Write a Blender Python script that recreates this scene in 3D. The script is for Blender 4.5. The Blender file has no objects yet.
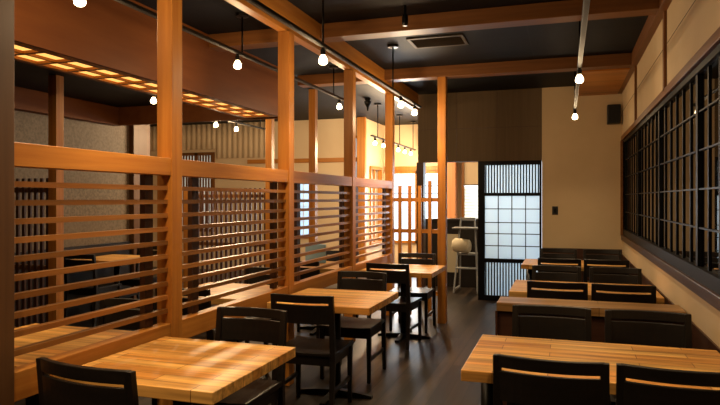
import bpy, bmesh, math, random
from mathutils import Vector, Matrix
random.seed(7)
D = bpy.data; S = bpy.context.scene; COL = S.collection
R = math.radians

# ------------------------------------------------------------------ camera, world, exposure
cam = D.objects.new('camera', D.cameras.new('camera')); COL.objects.link(cam)
cam.location = (0, 0, 1.5); cam.rotation_euler = (R(90), 0, R(18.3))
cam.data.sensor_width = 36; cam.data.lens = 620 / 720 * 36; cam.data.shift_y = -3.5 / 720
cam.data.clip_start = 0.02
S.camera = cam
S.view_settings.view_transform = 'Standard'; S.view_settings.look = 'None'
S.view_settings.gamma = 1; S.view_settings.use_curve_mapping = False
S.view_settings.exposure = 0.0
S.cycles.use_denoising = True
S.cycles.max_bounces = 8
S.cycles.sample_clamp_indirect = 4.0
w = D.worlds.new('daylight'); S.world = w; w.use_nodes = True
w.node_tree.nodes['Background'].inputs[0].default_value = (0.80, 0.90, 1.0, 1)
w.node_tree.nodes['Background'].inputs[1].default_value = 2.6
LAMP = (1.0, 0.70, 0.39)          # warm halogen
LAMP_W = 48

def area(name, loc, rot, sx, sy, watts, color):
    l = D.lights.new(name, 'AREA'); l.shape = 'RECTANGLE'; l.size = sx; l.size_y = sy
    l.energy = watts; l.color = color
    o = D.objects.new(name, l); COL.objects.link(o); o.location = loc; o.rotation_euler = rot
    return o
# daylight outside the far windows, shining in
area('window_daylight', (-3.3, 13.5, 1.5), (R(-90), 0, 0), 1.6, 2.4, 190, (0.88, 0.95, 1.0))
area('entry_daylight', (-0.6, 13.5, 1.4), (R(-90), 0, 0), 3.2, 2.4, 150, (0.72, 0.88, 1.0))

# ------------------------------------------------------------------ materials
def lin(h):
    h = h.lstrip('#'); c = [int(h[i:i+2], 16) / 255 for i in (0, 2, 4)]
    return tuple((x / 12.92 if x <= .04045 else ((x + .055) / 1.055) ** 2.4) for x in c) + (1,)
def newmat(name):
    m = D.materials.new(name); m.use_nodes = True
    return m, m.node_tree.nodes, m.node_tree.links, m.node_tree.nodes['Principled BSDF']
def coords(n, l, scale, rot=(0, 0, 0), rnd=True):
    tc = n.new('ShaderNodeTexCoord'); mp = n.new('ShaderNodeMapping')
    mp.inputs['Scale'].default_value = scale; mp.inputs['Rotation'].default_value = rot
    l.new(tc.outputs['Object'], mp.inputs['Vector'])
    if rnd:
        oi = n.new('ShaderNodeObjectInfo'); ml = n.new('ShaderNodeMath'); ml.operation = 'MULTIPLY'; ml.inputs[1].default_value = 13.0
        l.new(oi.outputs['Random'], ml.inputs[0]); l.new(ml.outputs[0], mp.inputs['Location'])
    return mp
def wood(name, c1, c2, axis, rough=.45, fine=28, spec=.4, bump=.15, vary=0):
    m, n, l, b = newmat(name)
    sc = [fine, fine, fine]; sc['xyz'.index(axis)] = 1.2
    mp = coords(n, l, sc)
    t = n.new('ShaderNodeTexNoise'); t.inputs['Scale'].default_value = 1.0; t.inputs['Detail'].default_value = 5; t.inputs['Roughness'].default_value = .6
    l.new(mp.outputs[0], t.inputs['Vector'])
    r = n.new('ShaderNodeValToRGB'); r.color_ramp.elements[0].position = .3; r.color_ramp.elements[1].position = .72
    r.color_ramp.elements[0].color = lin(c1); r.color_ramp.elements[1].color = lin(c2)
    l.new(t.outputs['Fac'], r.inputs['Fac']); l.new(r.outputs['Color'], b.inputs['Base Color'])
    if vary:          # plank-to-plank tone
        s2 = [9.0, 9.0, 9.0]; s2['xyz'.index(axis)] = .25
        m2 = coords(n, l, s2); t2 = n.new('ShaderNodeTexNoise'); t2.inputs['Scale'].default_value = 1; t2.inputs['Detail'].default_value = 1; l.new(m2.outputs[0], t2.inputs['Vector'])
        mr = n.new('ShaderNodeMapRange'); mr.inputs[1].default_value = .3; mr.inputs[2].default_value = .7; mr.inputs[3].default_value = 1 - vary; mr.inputs[4].default_value = 1 + vary * .5
        l.new(t2.outputs['Fac'], mr.inputs[0])
        mx = n.new('ShaderNodeMix'); mx.data_type = 'RGBA'; mx.blend_type = 'MULTIPLY'; mx.inputs[0].default_value = 1
        l.new(r.outputs['Color'], mx.inputs[6]); l.new(mr.outputs[0], mx.inputs[7]); l.new(mx.outputs[2], b.inputs['Base Color'])
    b.inputs['Roughness'].default_value = rough; b.inputs['Specular IOR Level'].default_value = spec
    bp = n.new('ShaderNodeBump'); bp.inputs['Strength'].default_value = bump; bp.inputs['Distance'].default_value = .002
    l.new(t.outputs['Fac'], bp.inputs['Height']); l.new(bp.outputs[0], b.inputs['Normal'])
    return m
def planks(name, c1, c2, length, width, rot, rough, spec=.5, gap='#1a0d06', mort=.0025, gscale=30, fine_mix=.35):
    m, n, l, b = newmat(name)
    mp = coords(n, l, (1, 1, 1), (0, 0, rot))
    br = n.new('ShaderNodeTexBrick'); br.offset = .37; br.offset_frequency = 2
    br.inputs['Scale'].default_value = 1; br.inputs['Brick Width'].default_value = length; br.inputs['Row Height'].default_value = width
    br.inputs['Mortar Size'].default_value = mort; br.inputs['Mortar Smooth'].default_value = .2
    br.inputs['Color1'].default_value = lin(c1); br.inputs['Color2'].default_value = lin(c2); br.inputs['Mortar'].default_value = lin(gap)
    l.new(mp.outputs[0], br.inputs['Vector'])
    mp2 = n.new('ShaderNodeMapping'); mp2.inputs['Scale'].default_value = (1.6, gscale, gscale); l.new(mp.outputs[0], mp2.inputs['Vector'])
    t = n.new('ShaderNodeTexNoise'); t.inputs['Scale'].default_value = 1; t.inputs['Detail'].default_value = 5; l.new(mp2.outputs[0], t.inputs['Vector'])
    r = n.new('ShaderNodeValToRGB'); r.color_ramp.elements[0].position = .32; r.color_ramp.elements[1].position = .7
    r.color_ramp.elements[0].color = (1 - fine_mix * 1.5,) * 3 + (1,); r.color_ramp.elements[1].color = (1.15, 1.15, 1.15, 1)
    l.new(t.outputs['Fac'], r.inputs['Fac'])
    mx = n.new('ShaderNodeMix'); mx.data_type = 'RGBA'; mx.blend_type = 'MULTIPLY'; mx.inputs[0].default_value = 1
    l.new(br.outputs['Color'], mx.inputs[6]); l.new(r.outputs['Color'], mx.inputs[7]); l.new(mx.outputs[2], b.inputs['Base Color'])
    b.inputs['Roughness'].default_value = rough; b.inputs['Specular IOR Level'].default_value = spec
    bp = n.new('ShaderNodeBump'); bp.inputs['Strength'].default_value = .25; bp.inputs['Distance'].default_value = .002
    l.new(t.outputs['Fac'], bp.inputs['Height']); l.new(bp.outputs[0], b.inputs['Normal'])
    return m
def plain(name, c, rough=.6, metal=0, spec=.5, nscale=0, c2=None, bump=0):
    m, n, l, b = newmat(name)
    b.inputs['Base Color'].default_value = lin(c); b.inputs['Roughness'].default_value = rough
    b.inputs['Metallic'].default_value = metal; b.inputs['Specular IOR Level'].default_value = spec
    if nscale:
        mp = coords(n, l, (nscale,) * 3, rnd=False)
        t = n.new('ShaderNodeTexNoise'); t.inputs['Scale'].default_value = 1; t.inputs['Detail'].default_value = 6; l.new(mp.outputs[0], t.inputs['Vector'])
        r = n.new('ShaderNodeValToRGB'); r.color_ramp.elements[0].position = .35; r.color_ramp.elements[1].position = .65
        r.color_ramp.elements[0].color = lin(c); r.color_ramp.elements[1].color = lin(c2 or c)
        l.new(t.outputs['Fac'], r.inputs['Fac']); l.new(r.outputs['Color'], b.inputs['Base Color'])
        if bump:
            bp = n.new('ShaderNodeBump'); bp.inputs['Strength'].default_value = bump; bp.inputs['Distance'].default_value = .004
            l.new(t.outputs['Fac'], bp.inputs['Height']); l.new(bp.outputs[0], b.inputs['Normal'])
    return m
def glow(name, c, strength):
    m, n, l, b = newmat(name)
    b.inputs['Base Color'].default_value = lin(c); b.inputs['Emission Color'].default_value = lin(c); b.inputs['Emission Strength'].default_value = strength
    return m
def frosted(name, c):
    m, n, l, b = newmat(name)
    tr = n.new('ShaderNodeBsdfTranslucent'); tr.inputs[0].default_value = lin(c)
    df = n.new('ShaderNodeBsdfGlossy'); df.inputs['Roughness'].default_value = .3; df.inputs[0].default_value = (.8, .8, .8, 1)
    mx = n.new('ShaderNodeMixShader'); mx.inputs[0].default_value = .08
    l.new(tr.outputs[0], mx.inputs[1]); l.new(df.outputs[0], mx.inputs[2]); l.new(mx.outputs[0], n['Material Output'].inputs[0])
    return m
M = {}
for ax in 'xyz':
    M['timber_' + ax] = wood('honey_timber_' + ax, '#9c5f24', '#b87c36', ax, .4, spec=.28, vary=.25)
    M['beam_' + ax] = wood('brown_timber_' + ax, '#66401f', '#7c5029', ax, .45, spec=.25)
    M['dark_' + ax] = wood('dark_wood_' + ax, '#3a2318', '#4d3022', ax, .4)
    M['chair_' + ax] = wood('black_stained_wood_' + ax, '#120f0d', '#1c1714', ax, .38, bump=.08)
M['slat'] = wood('slat_timber', '#784a22', '#9c6934', 'y', .35, spec=.4, vary=.55)
M['soffit'] = wood('soffit_veneer', '#65391b', '#744522', 'y', .5, fine=10, spec=.12)
M['table'] = planks('butcher_block', '#c8893f', '#e6b364', .62, .085, 0, .4, .35, gap='#6a3f18', mort=.0018, fine_mix=.38)
M['tablegrain'] = M['table']
M['floor'] = planks('dark_floor_planks', '#120d0a', '#43362b', 1.1, .12, R(90), .38, .28, gap='#060403', mort=.004, fine_mix=.5, gscale=16)
M['ceil'] = planks('black_ceiling_tiles', '#0e0f12', '#13151a', 1.2, .6, 0, .6, .15, gap='#1e1e20', mort=.006, gscale=4, fine_mix=.1)
M['ceil'].node_tree.nodes['Brick Texture'].offset = 0
M['cream'] = plain('cream_wall', '#c4ad87', .8, nscale=1.5, c2='#ccb590')
M['brownpanel'] = wood('brown_fabric_panel', '#5a4a35', '#63523b', 'z', .8, fine=40)  # plain brown tone, darker than the cream wall
M['farcream'] = plain('far_cream_wall', '#cfb796', .8, nscale=1.5, c2='#d6c0a0')
M['paper'] = plain('textured_wallpaper', '#574a3a', .7, nscale=34, c2='#6f6150', bump=.3)
M['ledge'] = planks('ledge_wood', '#a57a45', '#b58a55', 2.0, .15, 0, .35, gap='#6a4a22')
M['black'] = plain('black_metal', '#121212', .35, .6)
M['lattice'] = plain('black_lacquer_lattice', '#060505', .45, 0, .12) # plain('black_lacquer_lattice', '#0a0908', .4)
M['mirror'] = plain('dark_window_glass', '#050505', .015, 0, 1.0)
M['mirror'].node_tree.nodes['Principled BSDF'].inputs['IOR'].default_value = 2.8
M['steel'] = plain('brushed_metal_track', '#4a4741', .55, .3)
M['bulb'] = glow('bulb_glow', '#ffe2b0', 14)
M['lantern'] = glow('lantern_paper', '#ffbe62', 1.5)
M['frost'] = frosted('frosted_pane', '#dcebf7')
M['blind'] = frosted('blind_fabric', '#d2cabb')
M['white'] = plain('white_paint', '#e6e2da', .6)
M['roll'] = plain('cream_cushion', '#d8cdb4', .8, nscale=8, c2='#c9bc9e')
M['blue'] = plain('pale_blue_board', '#7fa6c4', .6)
M['greymetal'] = plain('pale_grey_wood', '#8f9294', .4)
M['plastic'] = plain('black_plastic', '#141414', .5)
M['grille'] = plain('speaker_cloth', '#0c0c0c', .9, nscale=200, c2='#1a1a1a')
M['beige'] = plain('beige_panel', '#a89c82', .7)
M['reddish'] = wood('red_cedar', '#b5764a', '#c98a5c', 'z', .5)
M['apron'] = wood('window_apron_wood', '#3a251a', '#4a3122', 'y', .4, spec=.25)
M['oldpost'] = wood('dark_aged_timber', '#4a3019', '#5c3d22', 'z', .5)  # shade on the nearest post painted in as darker wood; pier's own dark brown
M['vent'] = plain('vent_brown', '#3a2e22', .6)

# ------------------------------------------------------------------ mesh helpers
class MB:
    def __init__(s): s.b = bmesh.new()
    def box(s, x0, x1, y0, y1, z0, z1):
        v = [s.b.verts.new(p) for p in ((x0,y0,z0),(x1,y0,z0),(x1,y1,z0),(x0,y1,z0),(x0,y0,z1),(x1,y0,z1),(x1,y1,z1),(x0,y1,z1))]
        for f in ((0,3,2,1),(4,5,6,7),(0,1,5,4),(1,2,6,5),(2,3,7,6),(3,0,4,7)): s.b.faces.new([v[i] for i in f])
        return s
    def loft(s, rings):          # closed rings of equal length, capped
        vs = [[s.b.verts.new(p) for p in r] for r in rings]; n = len(vs[0])
        for a, b in zip(vs, vs[1:]):
            for i in range(n): s.b.faces.new((a[i], a[(i+1) % n], b[(i+1) % n], b[i]))
        s.b.faces.new(list(reversed(vs[0]))); s.b.faces.new(vs[-1]); return s
    def tube(s, pts, r, seg=8):
        pts = [Vector(p) for p in pts]; rings = []
        for i, p in enumerate(pts):
            d = (pts[min(i+1, len(pts)-1)] - pts[max(i-1, 0)]).normalized()
            u = d.orthogonal().normalized() if i == 0 else (u - d * u.dot(d)).normalized()
            v = d.cross(u); rr = r[i] if isinstance(r, (list, tuple)) else r
            rings.append([p + (u * math.cos(a) + v * math.sin(a)) * rr for a in (2 * math.pi * k / seg for k in range(seg))])
        return s.loft(rings)
    def lathe(s, prof, c=(0, 0, 0), seg=16):   # prof [(r,z)] along z
        c = Vector(c)
        return s.loft([[c + Vector((max(r, .0004) * math.cos(a), max(r, .0004) * math.sin(a), z)) for a in (2*math.pi*k/seg for k in range(seg))] for r, z in prof])
    def bar(s, p, q, w, d, up=(0, 0, 1)):      # rectangular bar from p to q
        p, q = Vector(p), Vector(q); t = (q - p).normalized(); a = t.cross(Vector(up)).normalized(); b2 = a.cross(t)
        ring = lambda o: [o + a*(w/2)*i + b2*(d/2)*j for i, j in ((-1,-1),(1,-1),(1,1),(-1,1))]
        return s.loft([ring(p), ring(q)])
    def build(s, name, mat, parent=None, bevel=0, smooth=False):
        bmesh.ops.recalc_face_normals(s.b, faces=s.b.faces)
        me = D.meshes.new(name); s.b.to_mesh(me); s.b.free(); me.materials.append(M[mat] if isinstance(mat, str) else mat)
        if smooth:
            for p in me.polygons: p.use_smooth = True
        o = D.objects.new(name, me); COL.objects.link(o)
        if parent: o.parent = parent
        if bevel:
            m = o.modifiers.new('bevel', 'BEVEL'); m.width = bevel; m.segments = 2; m.limit_method = 'ANGLE'
        return o
def box(name, mat, x0, x1, y0, y1, z0, z1, parent=None, bevel=0):
    return MB().box(x0, x1, y0, y1, z0, z1).build(name, mat, parent, bevel)
def tag(o, label, cat, group=None, kind=None):
    o['label'] = label; o['category'] = cat
    if group: o['group'] = group
    if kind: o['kind'] = kind
    return o
def thing(name, label, cat, loc=(0, 0, 0), rz=0, group=None):
    o = D.objects.new(name, None); COL.objects.link(o); o.location = loc; o.rotation_euler = (0, 0, rz)
    o.empty_display_size = .1
    return tag(o, label, cat, group)
def struct(o): o['kind'] = 'structure'; return o
def sbox(name, mat, *a, bevel=0): return struct(box(name, mat, *a, bevel=bevel))
def copy_tree(o, parent=None):
    c = o.copy(); COL.objects.link(c)
    if parent: c.parent = parent
    for ch in list(o.children): copy_tree(ch, c)
    return c

# ------------------------------------------------------------------ room shell
WX = 0.75; BY = 9.3; CZ = 3.1; FY = 11.6; GY = 13.0
sbox('floor', 'floor', -9.6, 1.4, -2.0, 13.4, -.1, 0)
sbox('ceiling', 'ceil', -9.6, 1.4, -2.0, 13.4, CZ, CZ + .1)
# right wall: dark wainscot, cream band, window zone, upper cream panels
wr = sbox('wall_right', 'cream', WX, WX + .25, -2.0, BY + .2, .74, .94)
o = MB().box(WX, WX + .25, -2.0, BY + .2, 2.345, CZ).box(WX, WX + .25, 9.15, BY + .2, .94, 2.345).box(WX, WX + .25, -2, -1.2, .94, 2.345).box(WX + .06, WX + .25, -1.2, 9.15, .94, 2.345).build('wall_panel', 'cream', wr)
box('panel_seam', 'brownpanel', WX - .002, WX, -2, BY, 2.70, 2.706, wr)
box('wainscot', 'dark_y', WX - .012, WX + .25, -2.0, BY, 0, .74, wr)
for i, y in enumerate((1.25, 3.3, 5.35, 7.46)):
    box('batten', 'beam_z', WX - .02, WX + .01, y - .04, y + .04, 2.345, CZ - .14, wr)
# back wall right part and soffit over the doors
wb = sbox('wall_back', 'cream', -.316, WX, BY, BY + .15, .8, CZ)
box('wainscot', 'dark_x', -.316, WX, BY - .012, BY + .15, 0, .8, wb)
struct(box('wall_soffit', 'brownpanel', -2.14, -.318, BY, BY + .15, 2.06, CZ))
for x in (-1.55, -.95): box('panel_seam', 'dark_z', x - .003, x + .003, BY - .003, BY, 2.06, CZ, wb)
box('panel_seam', 'dark_x', -2.14, -.32, BY - .003, BY, 2.55, 2.556, wb)
# far wall of the room beyond
wf = MB()
wf.box(-9.6, -8.0, FY, FY + .2, 0, CZ).box(-8.0, -7.1, FY, FY + .2, 2.5, CZ).box(-8.0, -7.1, FY, FY + .2, 0, .8)
wf.box(-7.1, -5.2, FY, FY + .2, 0, CZ).box(-5.2, -4.75, FY, FY + .2, 2.0, CZ).box(-5.2, -4.75, FY, FY + .2, 0, .7)
wf.box(-4.75, -4.06, FY, FY + .2, 0, CZ).box(-4.06, -3.88, FY, FY + .2, 0, .55).box(-4.06, -3.88, FY, FY + .2, 2.75, CZ).box(-3.88, -3.75, FY, FY + .2, 0, CZ)
wf.box(-3.95, -3.75, FY + .2, 11.95, 0, CZ).box(-3.95, -3.75, 12.75, 13.2, 0, CZ).box(-3.95, -3.75, 11.95, 12.75, 0, .55).box(-3.95, -3.75, 11.95, 12.75, 2.17, CZ)
wf.box(-3.75, -3.6, GY, GY + .2, 0, CZ).box(-3.6, -2.45, GY, GY + .2, 0, .55).box(-3.6, -2.45, GY, GY + .2, 2.1, CZ).box(-2.45, -2.05, GY, GY + .2, 0, CZ)
wf.box(-2.05, 1.0, GY, GY + .2, 2.32, CZ).box(-2.05, 1.0, GY, GY + .2, 0, .25).box(1.0, 1.4, GY, GY + .2, 0, CZ)
wfo = struct(wf.build('wall_far', 'farcream'))
sbox('wall_left', 'paper', -6.1, -5.9, -2.0, 7.7, .9, CZ)
bl = box('wainscot', 'chair_y', -6.1, -5.86, -2.0, 7.7, 0, .9, D.objects['wall_left'])
sbox('wall_side', 'farcream', -9.6, -9.4, 7.0, 12, 0, CZ)
sbox('wall_passage', 'farcream', -9.4, -6.1, 7.5, 7.68, 0, CZ)
sbox('wall_rear', 'brownpanel', -6.1, 1.0, -2.1, -2.0, 0, CZ)
sbox('wall_entry', 'farcream', 1.2, 1.4, BY + .2, 13.2, 0, CZ)
sbox('wall_corner', 'farcream', WX, 1.4, BY + .15, BY + .25, 0, CZ)
box('pier', 'oldpost', -5.95, -5.82, 7.36, 7.72, 0, CZ, D.objects['wall_left'])
# pleated cream panelling on the far wall
pl = MB(); n = 23; prev = None
for i in range(n * 8 + 1):
    x = -8.75 + i * .125 / 8; y = FY - .02 - .012 * math.cos(i * math.pi / 4)
    cur = (pl.b.verts.new((x, y, 2.36 if x > -7.06 else 2.56)), pl.b.verts.new((x, y, CZ)))
    if prev: pl.b.faces.new((prev[0], cur[0], cur[1], prev[1]))
    prev = cur
po = struct(pl.build('trim_1', 'farcream', smooth=True))
sm = po.modifiers.new('solid', 'SOLIDIFY'); sm.thickness = .01
struct(box('trim_2', 'timber_x', -6.3, -3.9, FY - .05, FY, 2.235, 2.32))

# ceiling beams
def trim(k, mat, *a, bevel=.004): return sbox('trim_%d' % k, mat, *a, bevel=bevel)
trim(3, 'timber_y', -2.2, -2.12, -1.9, 9.25, 2.85, CZ)                 # main beam over the partition
for k, y in enumerate((1.25, 3.3, 5.35, 7.46)):
    trim(4 + k, 'beam_x', -2.12, WX - .06, y - .09, y + .09, 2.97, CZ)
    trim(8 + k, 'beam_x', -3.29, -2.2, y - .09, y + .09, 2.97, CZ)
trim(12, 'beam_y', WX - .06, WX, -1.9, BY, 2.96, CZ)                   # along the right wall
trim(13, 'timber_x', .18, WX - .06, 7.55, BY, 2.955, 2.99)               # timber ceiling panel by the speaker
# dropped ceiling inside the lantern soffit ring
trim(14, 'ceil', -5.74, -3.79, -1.9, 6.94, 2.74, 2.78, bevel=0)
trim(15, 'soffit', -5.88, -5.75, -1.9, 7.02, 2.5, CZ)
trim(16, 'soffit', -5.74, -3.3, 6.95, 7.02, 2.5, CZ)

# lantern soffit: brown box with glowing lattice underside
ls = thing('lantern_soffit', 'long brown wood soffit with a glowing amber lattice along its underside', 'ceiling light', (-3.29, 6.85, 2.5))
box('side_panel', 'soffit', -.03, 0, -8.75, 0, 0, .6, ls, .003)
box('side_panel', 'soffit', -.49, -.46, -8.75, 0, 0, .6, ls)
box('end_panel', 'soffit', -.46, -.03, -.03, 0, 0, .6, ls)
g = MB()
g.box(-.10, -.03, -8.75, -.03, .0, .02).box(-.46, -.42, -8.75, -.03, 0, .02).box(-.42, -.10, -.08, -.03, 0, .02)
y = -.32
while y > -8.7:
    g.box(-.42, -.10, y - .02, y + .02, .001, .02); y -= .29
g.box(-.275, -.25, -8.7, -.06, .001, .02)
g.build('lattice', 'timber_y', ls)
box('lantern_panel', 'lantern', -.45, -.04, -8.7, -.04, .021, .028, ls)

# ------------------------------------------------------------------ window on the right
wn = struct(D.objects.new('window_1', None)); COL.objects.link(wn); wn.location = (WX, 0, 0)
WY0, WY1 = -1.2, 9.15
f = MB().box(-.02, .06, WY0 - .06, WY1 + .06, 2.30, 2.36).box(-.03, .06, WY1, WY1 + .06, 1.0, 2.3).box(-.03, .06, WY0 - .06, WY0, 1.0, 2.3)
f.build('window_frame', 'beam_y', wn, .003)
box('sill', 'apron', -.022, .06, WY0 - .06, WY1 + .06, .94, 1.01, wn, .004)
box('glass_pane', 'mirror', .035, .045, WY0, WY1, 1.0, 2.3, wn)
la = MB(); la.box(.005, .034, WY0, WY1, 2.26, 2.3).box(.0, .034, WY0, WY1, 1.01, 1.09)
k = 0; y = 9.12
while y > WY0:
    if k % 6 == 0: la.box(.016, .034, y - .03, y + .03, 1.05, 2.28)
    else: la.box(.026, .034, y - .013, y + .013, 1.05, 2.28)
    k += 1; y -= .27
la.build('lattice_bars', 'lattice', wn)
lb = MB()
for i in range(1, 5): z = 1.09 + i * .235; lb.box(.022, .033, WY0, WY1, z - .005, z + .005)
lb.build('lattice_rails', 'lattice', wn)

# ------------------------------------------------------------------ sliding screen door
dr = struct(D.objects.new('door_1', None)); COL.objects.link(dr); dr.location = (-1.23, BY, 0)
x0, x1 = .0, .90
f = MB().box(x0, x0 + .10, 0, .05, 0, 2.06).box(x1 - .02, x1 + .01, 0, .05, 0, 2.06)
f.box(x0 + .10, x1 - .02, 0, .05, 2.0, 2.06).box(x0 + .1, x1 - .02, 0, .05, 1.545, 1.59).box(x0 + .1, x1 - .02, 0, .05, .565, .62).box(x0 + .1, x1 - .02, 0, .05, 0, .075)
f.build('door_frame', 'lattice', dr, .003)
gl = MB()
for i in range(1, 4): xx = x0 + .1 + i * (x1 - .02 - x0 - .1) / 4; gl.box(xx - .006, xx + .006, .012, .035, .62, 1.545)
for z in (1.354, 1.153, .988, .81): gl.box(x0 + .1, x1 - .02, .012, .035, z - .006, z + .006)
gl.build('pane_grid', 'lattice', dr)
for nm, za, zb in (('upper_slats', 1.59, 2.0), ('lower_slats', .075, .565)):
    g = MB(); kx = 19
    for i in range(kx): xx = x0 + .115 + i * (x1 - x0 - .15) / (kx - 1); g.box(xx - .009, xx + .009, .008, .03, za, zb)
    g.build(nm, 'lattice', dr)
box('frosted_pane', 'frost', x0 + .1, x1 - .02, .036, .042, .07, 2.0, dr)
# jamb of the open doorway
trim(17, 'dark_z', -2.16, -2.05, BY - .02, BY + .15, 0, 2.06)

# far windows
wi = struct(D.objects.new('window_2', None)); COL.objects.link(wi); wi.location = (-8.0, FY, 0)
f = MB().box(0, .06, -.03, .08, .8, 2.5).box(.42, .48, -.03, .08, .8, 2.5).box(.84, .9, -.03, .08, .8, 2.5).box(.06, .84, -.03, .08, 2.44, 2.5).box(.06, .84, -.03, .08, .8, .86).build('window_frame', 'beam_z', wi)
g = MB()
for i in range(5): g.box(.1 + i * .072, .13 + i * .072, 0, .03, .86, 2.44); g.box(.52 + i * .068, .55 + i * .068, 0, .03, .86, 2.44)
g.build('slats', 'beam_z', wi)
box('paper_pane', 'blind', .06, .84, .04, .05, .86, 2.44, wi)
wi = struct(D.objects.new('window_3', None)); COL.objects.link(wi); wi.location = (-5.2, FY, 0)
MB().box(0, .03, -.02, .08, .7, 2.0).box(.42, .45, -.02, .08, .7, 2.0).box(.03, .42, -.02, .08, 1.96, 2.0).box(.03, .42, -.02, .08, .7, .74).build('window_frame', 'timber_z', wi)
g = MB()
for i in range(1, 3): g.box(i * .15 - .006, i * .15 + .006, 0, .03, .74, 1.96)
for i in range(1, 8): g.box(.03, .42, 0, .03, .74 + i * .152 - .005, .74 + i * .152 + .005)
g.build('pane_grid', 'white', wi)
box('paper_pane', 'frost', .03, .42, .04, .05, .74, 1.96, wi)
wi = struct(D.objects.new('window_4', None)); COL.objects.link(wi); wi.location = (-3.6, GY, 0)
f = MB().box(0, .05, -.04, .1, .55, 2.1).box(.55, .60, -.04, .1, .55, 2.1).box(1.10, 1.15, -.04, .1, .55, 2.1).box(.05, 1.1, -.04, .1, .55, .61).box(.05, 1.1, -.04, .1, 2.04, 2.1).box(-.12, 1.3, -.06, -.041, 2.1, 2.2)
f.build('window_frame', 'timber_z', wi, .003)
g = MB()
for z in (1.62, 1.78): g.box(.05, 1.1, .02, .04, z - .008, z + .008)
g.build('glazing_bars', 'black', wi)
wi = struct(D.objects.new('window_6', None)); COL.objects.link(wi); wi.location = (-3.75, 11.95, 0)
f = MB().box(-.05, .04, 0, .05, .55, 2.17).box(-.05, .04, .75, .8, .55, 2.17).box(-.05, .04, .05, .75, 2.11, 2.17).box(-.05, .04, .05, .75, .55, .61).box(-.04, .0, .38, .42, .61, 2.11)
f.build('window_frame', 'timber_z', wi, .003)
wi = struct(D.objects.new('window_7', None)); COL.objects.link(wi); wi.location = (-4.06, FY, 0)
MB().box(0, .015, -.02, .08, .55, 2.75).box(.165, .18, -.02, .08, .55, 2.75).box(.015, .165, -.02, .08, 2.70, 2.75).box(.015, .165, -.02, .08, .55, .6).build('window_frame', 'timber_z', wi)
box('paper_pane', 'frost', .015, .165, .02, .03, .6, 2.7, wi)
wi = struct(D.objects.new('window_5', None)); COL.objects.link(wi); wi.location = (-2.05, GY, 0)
f = MB().box(0, .05, -.04, .1, .25, 2.32).box(.9, .96, -.04, .1, .25, 2.32).box(1.85, 1.91, -.04, .1, .25, 2.32).box(2.99, 3.05, -.04, .1, .25, 2.32).box(.05, 2.99, -.04, .1, 2.26, 2.32).box(.05, 2.99, -.04, .1, .25, .31)
f.build('window_frame', 'timber_z', wi, .003)
g = MB()
for i in range(22): z = .36 + i * .065; g.bar((.05, .03, z), (.9, .03, z), .006, .076, up=(0, -.3, 1))
g.build('blind_slats', 'blind', wi)
box('upper_wall_panel', 'farcream', .05, .9, -.02, .06, 1.8, 2.26, wi)
box('rail', 'black', .05, .9, -.1, -.08, 1.78, 1.80, wi)

# ------------------------------------------------------------------ slatted partition
pt = thing('slatted_partition', 'honey timber partition of posts with horizontal slats dividing the dining rows', 'partition', (-2.15, 4.8, 0))
PY = (1.88, 3.03, 4.59, 6.16, 7.73)
for y in PY:
    box('post', 'oldpost' if y < 2 else 'timber_z', -.05, .05, y - .05 - 4.8, y + .05 - 4.8, 0, 2.85, pt, .003)  # nearest post coloured darker in place of its unlit side
for a, b in zip(PY, PY[1:]):
    ya, yb = a + .05 - 4.8, b - .05 - 4.8
    box('top_rail', 'timber_y', -.025, .045, ya, yb, 1.632, 1.73, pt, .003)
    box('bottom_rail', 'timber_y', -.025, .045, ya, yb, .68, .80, pt, .003)
    s = MB()
    for k in range(10):
        z = 1.573 - k * .0768; s.box(-.012, .024, ya, yb, z - .024, z)
    s.build('slats', 'slat', pt)
    for yy in ((ya + .23, yb - .12) if a > 2 else (yb - .12,)): box('batten', 'dark_z', -.045, -.013, yy - .035, yy + .035, .8, 1.632, pt)
# low fence of upright slats between partition end and the free post
fn = thing('slat_fence', 'low honey timber fence of upright slats beside the free-standing post', 'fence', (-1.78, 7.73, 0))
for i in range(5):
    x = -.235 + i * .13; box('upright', 'timber_z', x - .022, x + .022, -.015, .015, .02, 1.67 + (.06 if i == 3 else 0), fn)
for z in (1.49, 1.09, .3): box('rail', 'timber_x', -.315, .31, .016, .045, z - .025, z + .025, fn)
fp = tag(box('timber_post', 'timber_z', -.05, .05, -.05, .05, 0, 2.97, None, .003), 'square free-standing timber post at the aisle, in front of the open doorway', 'post'); fp.location = (-1.41, 7.44, 0)
for (x, y, zt, lab) in ((-4.85, 4.95, 2.735, 'timber post under the glowing lattice at the far left, before the textured wall'),
                        (-3.5, 8.4, CZ, 'slim timber post behind the partition, in the gap right of its middle post'),
                        (-4.2, 8.4, CZ, 'slim timber post at the end of the upright-slat screen under the soffit end'),
                        (-5.66, 8.45, 1.66, 'short dark timber post at the outer end of the upright-slat screen')):
    q = tag(box('timber_post', 'timber_z', -.05, .05, -.05, .05, 0, zt, None, .003), lab, 'post'); q.location = (x, y, 0)
def screen(x0, x1, y, top, pitch, lab):
    t = thing('slat_screen', lab, 'screen', ((x0 + x1) / 2, y, 0)); h = (x1 - x0) / 2; n = int(2 * h / pitch)
    for i in range(n):
        x = -h + (i + .5) * 2 * h / n; box('upright', 'dark_z', x - .018, x + .018, -.012, .012, .05, top, t)
    for z in (top - .12, .8, .15): box('rail', 'beam_x', -h, h, .013, .04, z - .025, z + .025, t)
screen(-5.6, -4.26, 8.45, 1.665, .079, 'screen of thin upright slats seen through the middle of the partition')
screen(-5.85, -4.91, 4.95, 1.71, .078, 'dark screen of upright slats behind the nearest bay of the partition')

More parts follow.
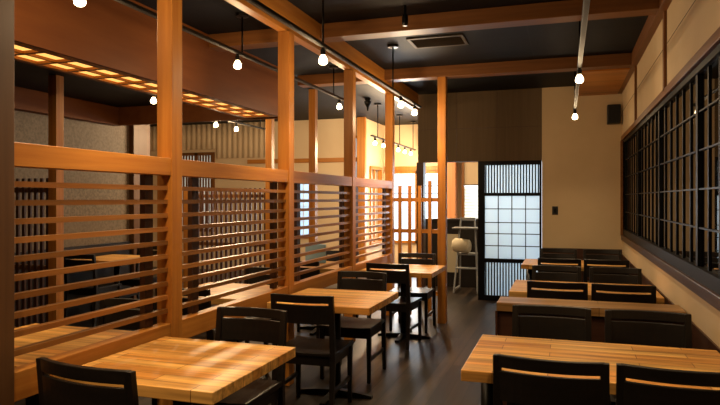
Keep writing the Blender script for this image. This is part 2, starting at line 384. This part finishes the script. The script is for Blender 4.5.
# ------------------------------------------------------------------ track lights
def lamp_light(root, loc, watts, pt, r=.06):
    for kind, k in (('SPOT', 1.0), ('POINT', pt)):
        l = D.lights.new('lamp_glow', kind); l.energy = watts * k; l.color = LAMP; l.shadow_soft_size = r
        if kind == 'SPOT': l.spot_size = R(135); l.spot_blend = 1.0
        o = D.objects.new('lamp_glow', l); COL.objects.link(o); o.parent = root; o.location = loc
def track(lab, x, z, y0, y1, rods, lamps, watts, pt=.2, top=CZ):
    t = thing('track_light', lab, 'ceiling light', (x, (y0 + y1) / 2, z)); c = (y0 + y1) / 2
    box('track', 'black', -.018, .018, y0 - c, y1 - c, -.012, .012, t, .002)
    box('track_channel', 'steel', -.012, .012, y0 - c, y1 - c, -.016, -.012, t)
    for y in rods:
        rd = MB().tube([(0, y - c, .01), (0, y - c, top - z - .02)], .008).build('rod', 'black', t, smooth=True)
        MB().lathe([(.0, top - z - .03), (.055, top - z - .025), (.06, top - z)], (0, y - c, 0)).build('canopy', 'black', rd)
    for y in lamps:
        s = MB().lathe([(.012, -.015), (.012, -.025), (.02, -.03), (.02, -.065), (.017, -.07)], (0, y - c, 0), 12).build('lamp_socket', 'black', t, smooth=False)
        MB().lathe([(.014, -.068), (.018, -.075), (.028, -.092), (.034, -.112), (.031, -.13), (.018, -.14), (.002, -.144)], (0, y - c, 0), 16).build('bulb', 'bulb', s, smooth=True)
        lamp_light(t, (0, y - c, -.19), watts, pt)
track('black track light over the left table row, in front of the partition beam', -1.7, 2.635, .2, 7.5, (2.2, 4.27, 6.23), (.9, 2.55, 4.27, 6.56, 7.2), LAMP_W * 1.65)
track('black track light hung along the brown soffit, behind the partition', -2.65, 2.75, .6, 7.35, (2.88, 4.77, 7.0), (1.0, 2.88, 4.69, 7.2), LAMP_W * .9, pt=.3)
track('grey track light running overhead along the right table rows', .115, 2.61, .4, 8.2, (1.5, 5.55, 8.0), (1.6, 3.0, 5.5, 8.0), LAMP_W * 1.05, pt=.07)
track('black track light in the far left dining area before the ribbed cream wall', -4.88, 2.70, 7.6, 9.7, (8.0, 9.4), (8.0, 8.6), LAMP_W * 1.7, pt=.8)
track('short black track light under the dark dropped ceiling inside the soffit', -4.4, 2.715, 4.4, 6.4, (4.6, 6.2), (5.9,), LAMP_W * 1.3, top=2.74)
track('long-rod black track light in the bright room beyond the partition end', -2.98, 2.53, 9.6, 12.7, (9.96, 11.4, 12.5), (9.8, 10.3, 10.8, 11.3, 11.8, 12.3), LAMP_W * 1.5, pt=.6)
track('short black track light in the entry space behind the sliding screen door', -.9, 2.66, 9.9, 11.3, (10.2,), (10.4,), LAMP_W * 1.5)  # out of view, added for its light on the entry space

# ------------------------------------------------------------------ chairs
def make_chair():
    t = thing('dining_chair', '', 'chair')
    hw = .23
    def strip(z0, z1, th, n=12):
        rings = []
        for i in range(n + 1):
            u = -1 + 2 * i / n; x = u * (hw - .018); bow = -.035 * (1 - u * u)
            ring = []
            for (dy, z) in ((0, z0), (th, z0), (th, z1), (0, z1)):
                ring.append((x, bow + dy + (.85 - z) * .10 - .012, z))
            rings.append(ring)
        return MB().loft(rings)
    strip(.797, .85, .026).build('top_rail', 'chair_x', t, .004)
    strip(.655, .783, .02).build('back_panel', 'chair_x', t, .003)
    # seat, slightly dished in front
    MB().loft([[(x * hw * .98, y, z) for x, z in ((-1, .425), (1, .425), (1, .455), (.6, .449), (0, .446), (-.6, .449), (-1, .455))] for y in (.035, .25, .46, .475)]).build('seat', 'chair_x', t, .004)
    MB().box(-.19, .19, .44, .455, .36, .425).box(-.19, .19, .05, .065, .36, .425).box(-.205, -.19, .05, .455, .36, .425).box(.19, .205, .05, .455, .36, .425).build('seat_apron', 'chair_x', t)
    for s in (-1, 1):
        x = s * (hw - .02)
        def ring(y, z, w=.038, d=.036): return [(x - w/2, y - d/2, z), (x + w/2, y - d/2, z), (x + w/2, y + d/2, z), (x - w/2, y + d/2, z)]
        MB().loft([ring(.005, 0, .03, .03), ring(.04, .40), ring(.037, .50), ring(.0, .848, .034, .03)]).build('leg', 'chair_z', t, .003)
        xf = s * (hw - .025)
        MB().loft([[(xf - w/2, .445 - w/2, z), (xf + w/2, .445 - w/2, z), (xf + w/2, .445 + w/2, z), (xf - w/2, .445 + w/2, z)] for z, w in ((0, .028), (.424, .036))]).build('leg', 'chair_z', t, .003)
        MB().box(s * (hw - .025) - .009, s * (hw - .025) + .009, .03, .44, .17, .20).build('stretcher', 'chair_y', t)
    return t
proto = make_chair(); used = [False]
def chair(x, y, rz, label, group):
    o = proto if not used[0] else copy_tree(proto); used[0] = True
    o.scale = (1, 1, 1); o.location = (x, y, 0); o.rotation_euler = (0, 0, rz); o['label'] = label; o['category'] = 'chair'; o['group'] = group
GL, GR, GB = 'dark chairs along the left table row', 'dark chairs along the right wall', 'dark chairs behind the partition'
PI = math.pi
for (x, y, a, lab) in (
    (-1.775, 1.95, R(-6), 'dark wooden chair at the near side of the nearest left table, its back to us'),
    (-1.765, 3.29, PI, 'dark wooden chair facing us across the nearest left table'),
    (-1.70, 3.88, R(2), 'dark wooden chair, back to us, at the near side of the second left table'),
    (-1.72, 5.26, PI, 'dark wooden chair facing us across the second left table'),
    (-1.70, 6.02, R(-4), 'dark wooden chair with its back to us at the farthest left table'),
    (-1.68, 7.26, PI, 'dark wooden chair facing us across the farthest left table, before the slat fence')):
    chair(x, y, a, lab, GL)
rows = (('nearest right table', 2.645, 3.92), ('right table past the low divider', 5.10, 6.32), ('farthest right table by the back wall', 7.13, 8.52))
for nm, yn, yf in rows:
    for xs, side in ((-.06, 'aisle side'), (.42, 'wall side')):
        chair(xs, yn, R(-1), 'dark chair backing us, %s, %s' % (side, nm), GR)
    for xs, side in ((-.08, 'aisle side'), (.45, 'wall side')):
        chair(xs, yf, PI, 'dark chair facing us, %s, %s' % (side, nm), GR)
for (x, y, a, lab) in ((-2.66, 3.33, PI, 'dark chair behind the slats, facing the nearest table beyond the partition'),
    (-2.66, 3.9, 0, 'dark chair behind the slats, near side of the middle table beyond the partition'),
    (-2.66, 5.28, PI, 'dark chair behind the slats, far side of the middle table beyond the partition'),
    (-2.66, 6.0, 0, 'dark chair behind the slats, near side of the farthest table beyond the partition'),
    (-2.66, 7.3, PI, 'dark chair behind the slats, far side of the farthest table beyond the partition'),
    (-5.44, 5.9, 0, 'dark chair at the pale table by the textured wall, back to us'),
    (-5.44, 7.25, PI, 'dark chair behind the pale table by the textured wall')):
    chair(x, y, a, lab, GB)

proto.scale = (1.11, 1, 1.012)

# ------------------------------------------------------------------ tables
def make_table(hx, hy, columns):
    t = thing('dining_table', '', 'table')
    box('tabletop', 'table', -hx, hx, -hy, hy, .70, .75, t, .004)
    for cx, style in columns:
        MB().tube([(cx, 0, .025), (cx, 0, .69)], .036, 14).build('column', 'black', t, smooth=True)
        b = MB()
        ends = ((1, 0), (-1, 0), (0, 1), (0, -1)) if style == 'x' else ((0, 1), (0, -1))
        for ex, ey in ends:
            b.loft([[(cx + ex * r + ey * wd * s, ey * r + ex * wd * s, z) for s, z in ((-1, 0), (1, 0), (1, h), (-1, h))] for r, wd, h in ((.0, .03, .05), (.16, .027, .04), (.29 if style == 'x' else .26, .022, .022))])
        b.build('base', 'black', t, .002)
        MB().box(cx - (.03 if style != 'x' else .14), cx + (.03 if style != 'x' else .14), -.2, .2, .685, .70).build('top_plate', 'black', t)
    return t
def place(t0, first, x, y, lab, group):
    t = t0 if first else copy_tree(t0); t.location = (x, y, 0); t['label'] = lab; t['category'] = 'table'; t['group'] = group
tl = make_table(.39, .39, ((0, 'x'),))
place(tl, True, -1.685, 2.49, 'butcher-block table nearest in the left row, against the partition', 'left row tables')
place(tl, False, -1.665, 4.45, 'butcher-block table second in the left row, against the partition', 'left row tables')
place(tl, False, -1.665, 6.55, 'butcher-block table farthest in the left row, near the free-standing post', 'left row tables')
place(tl, False, -2.65, 2.55, 'butcher-block table seen behind the nearest bay of the slatted partition', 'tables behind the partition')
place(tl, False, -2.65, 4.5, 'butcher-block table seen behind the second bay of the slatted partition', 'tables behind the partition')
place(tl, False, -2.65, 6.6, 'butcher-block table seen behind the farthest bays of the slatted partition', 'tables behind the partition')
place(tl, False, -5.44, 6.55, 'pale-lit table beside the textured wall, seen through the slats', 'tables behind the partition')
tr = make_table(.575, .375, ((-.5, 't'), (.5, 't')))
place(tr, True, .14, 3.10, 'long butcher-block table nearest on the right side, two chairs backing us', 'right row tables')
place(tr, False, .14, 5.55, 'long butcher-block table just behind the low divider on the right', 'right row tables')
place(tr, False, .10, 7.68, 'long butcher-block table farthest on the right, by the back wall', 'right row tables')
# low divider with a wooden cap
dv = thing('low_divider', 'low dark divider with a thick wooden cap between the right tables', 'divider', (.14, 4.5, 0))
box('cap', 'ledge', -.59, .59, -.13, .15, .725, .785, dv, .004)
box('body', 'dark_x', -.585, .59, -.09, .12, .0, .724, dv)
box('end_post', 'dark_z', -.60, -.586, -.12, .14, 0, .724, dv)

# ------------------------------------------------------------------ small things
sp = thing('wall_speaker', 'small black loudspeaker high in the back right corner', 'speaker', (.635, 9.17, 2.66))
box('cabinet', 'plastic', -.085, .085, -.07, .07, -.13, .13, sp, .008)
box('grille', 'grille', -.075, .075, -.078, -.071, -.12, .12, sp, .004)
MB().tube([(0, .07, 0), (0, .13, 0)], .02).build('bracket', 'black', sp)
sw = thing('wall_switch', 'small black switch plate on the cream back wall beside the sliding door', 'switch', (-.135, BY, 1.335))
box('plate', 'plastic', -.04, .04, -.012, 0, -.06, .06, sw, .004)
box('rocker', 'black', -.018, .018, -.018, -.012, -.035, .035, sw, .003)
vt = thing('ceiling_vent', 'brown slatted vent set in the dark ceiling between two beams', 'vent', (-1.22, 6.2, CZ))
MB().box(-.28, .28, -.2, -.17, -.015, 0).box(-.28, .28, .17, .2, -.015, 0).box(-.28, -.25, -.17, .17, -.015, 0).box(.25, .28, -.17, .17, -.015, 0).build('frame', 'vent', vt)
g = MB()
for i in range(9): g.bar((-.25, -.15 + i * .0375, -.008), (.25, -.15 + i * .0375, -.008), .004, .02, up=(0, .7, .7))
g.build('louvers', 'vent', vt)
box('backing', 'vent', -.25, .25, -.17, .17, -.003, 0, vt)
sd = thing('ceiling_spotlight', 'small black cone spotlight hanging from the ceiling beyond the beams', 'spotlight', (-2.98, 9.4, CZ))
MB().lathe([(.05, 0), (.05, -.03)], (0, 0, 0)).build('mount', 'black', sd)
MB().lathe([(.03, -.03), (.058, -.05), (.05, -.09), (.02, -.14), (.012, -.2)], (0, 0, 0)).build('cone_head', 'black', sd)
sk = thing('ceiling_socket', 'small dark lamp holder hanging before the first cross beam', 'lamp holder', (-1.255, 4.98, CZ))
MB().tube([(0, 0, 0), (0, 0, -.1)], .012).build('stem', 'black', sk)
MB().lathe([(.022, -.08), (.026, -.1), (.026, -.15), (.018, -.17)], (0, 0, 0)).build('holder', 'black', sk)

# host counter and stacked high chair past the doorway
ct = thing('host_counter', 'dark counter with a beige front panel past the open doorway', 'counter', (-1.95, 10.75, 0))
box('body', 'chair_x', -.35, 1.0, -.2, .25, 0, 1.12, ct, .004)
box('top', 'chair_x', -.37, 1.02, -.23, .27, 1.12, 1.16, ct, .004)
box('front_panel', 'beige', .0, .22, -.215, -.2, .25, .9, ct)
pb = tag(box('timber_pillar', 'reddish', -.1, .1, -.1, .1, 0, CZ, None, .01), 'reddish cedar pillar beyond the open doorway, above the counter', 'pillar'); pb.location = (-2.24, 12.85, 0)
cp = tag(box('timber_post', 'timber_z', -.08, .08, -.05, .05, 0, CZ, None, .004), 'broad timber post at the corner of the bright far room, beside a white window slit', 'post'); cp.location = (-3.78, 11.54, 0)
hc = thing('high_chair', 'pale high chair with a cream bolster in the open doorway', 'high chair', (-1.50, 10.1, 0))
for sx in (-1, 1):
    MB().bar((sx * .19, -.22, 0), (sx * .11, .03, 1.2), .03, .025, up=(1, 0, 0)).build('leg', 'greymetal', hc, .004)
    MB().bar((sx * .17, .25, 0), (sx * .12, .05, .8), .03, .025, up=(1, 0, 0)).build('leg', 'greymetal', hc, .004)
    MB().bar((sx * .18, -.2, .05), (sx * .17, .24, .05), .025, .025).build('runner', 'greymetal', hc)
box('tray', 'greymetal', -.22, .2, -.22, .08, 1.02, 1.045, hc, .008)
box('footrest', 'greymetal', -.17, .17, -.2, -.05, .38, .4, hc, .005)
box('back_rail', 'greymetal', -.12, .12, .0, .025, 1.15, 1.2, hc, .005)
box('seat', 'greymetal', -.15, .15, -.12, .16, .6, .625, hc, .005)
MB().tube([(-.21, -.08, .76), (-.19, -.085, .76), (.03, -.14, .74), (.05, -.145, .74)], [.09, .11, .11, .09], 20).build('bolster', 'roll', hc, smooth=True)
bb = tag(box('pale_blue_panel', 'blue', -.13, .13, -.01, .01, 0, .22, None, .004), 'small pale blue upright panel on the farthest table beyond the slatted partition', 'panel'); bb.location = (-2.78, 6.75, .75)
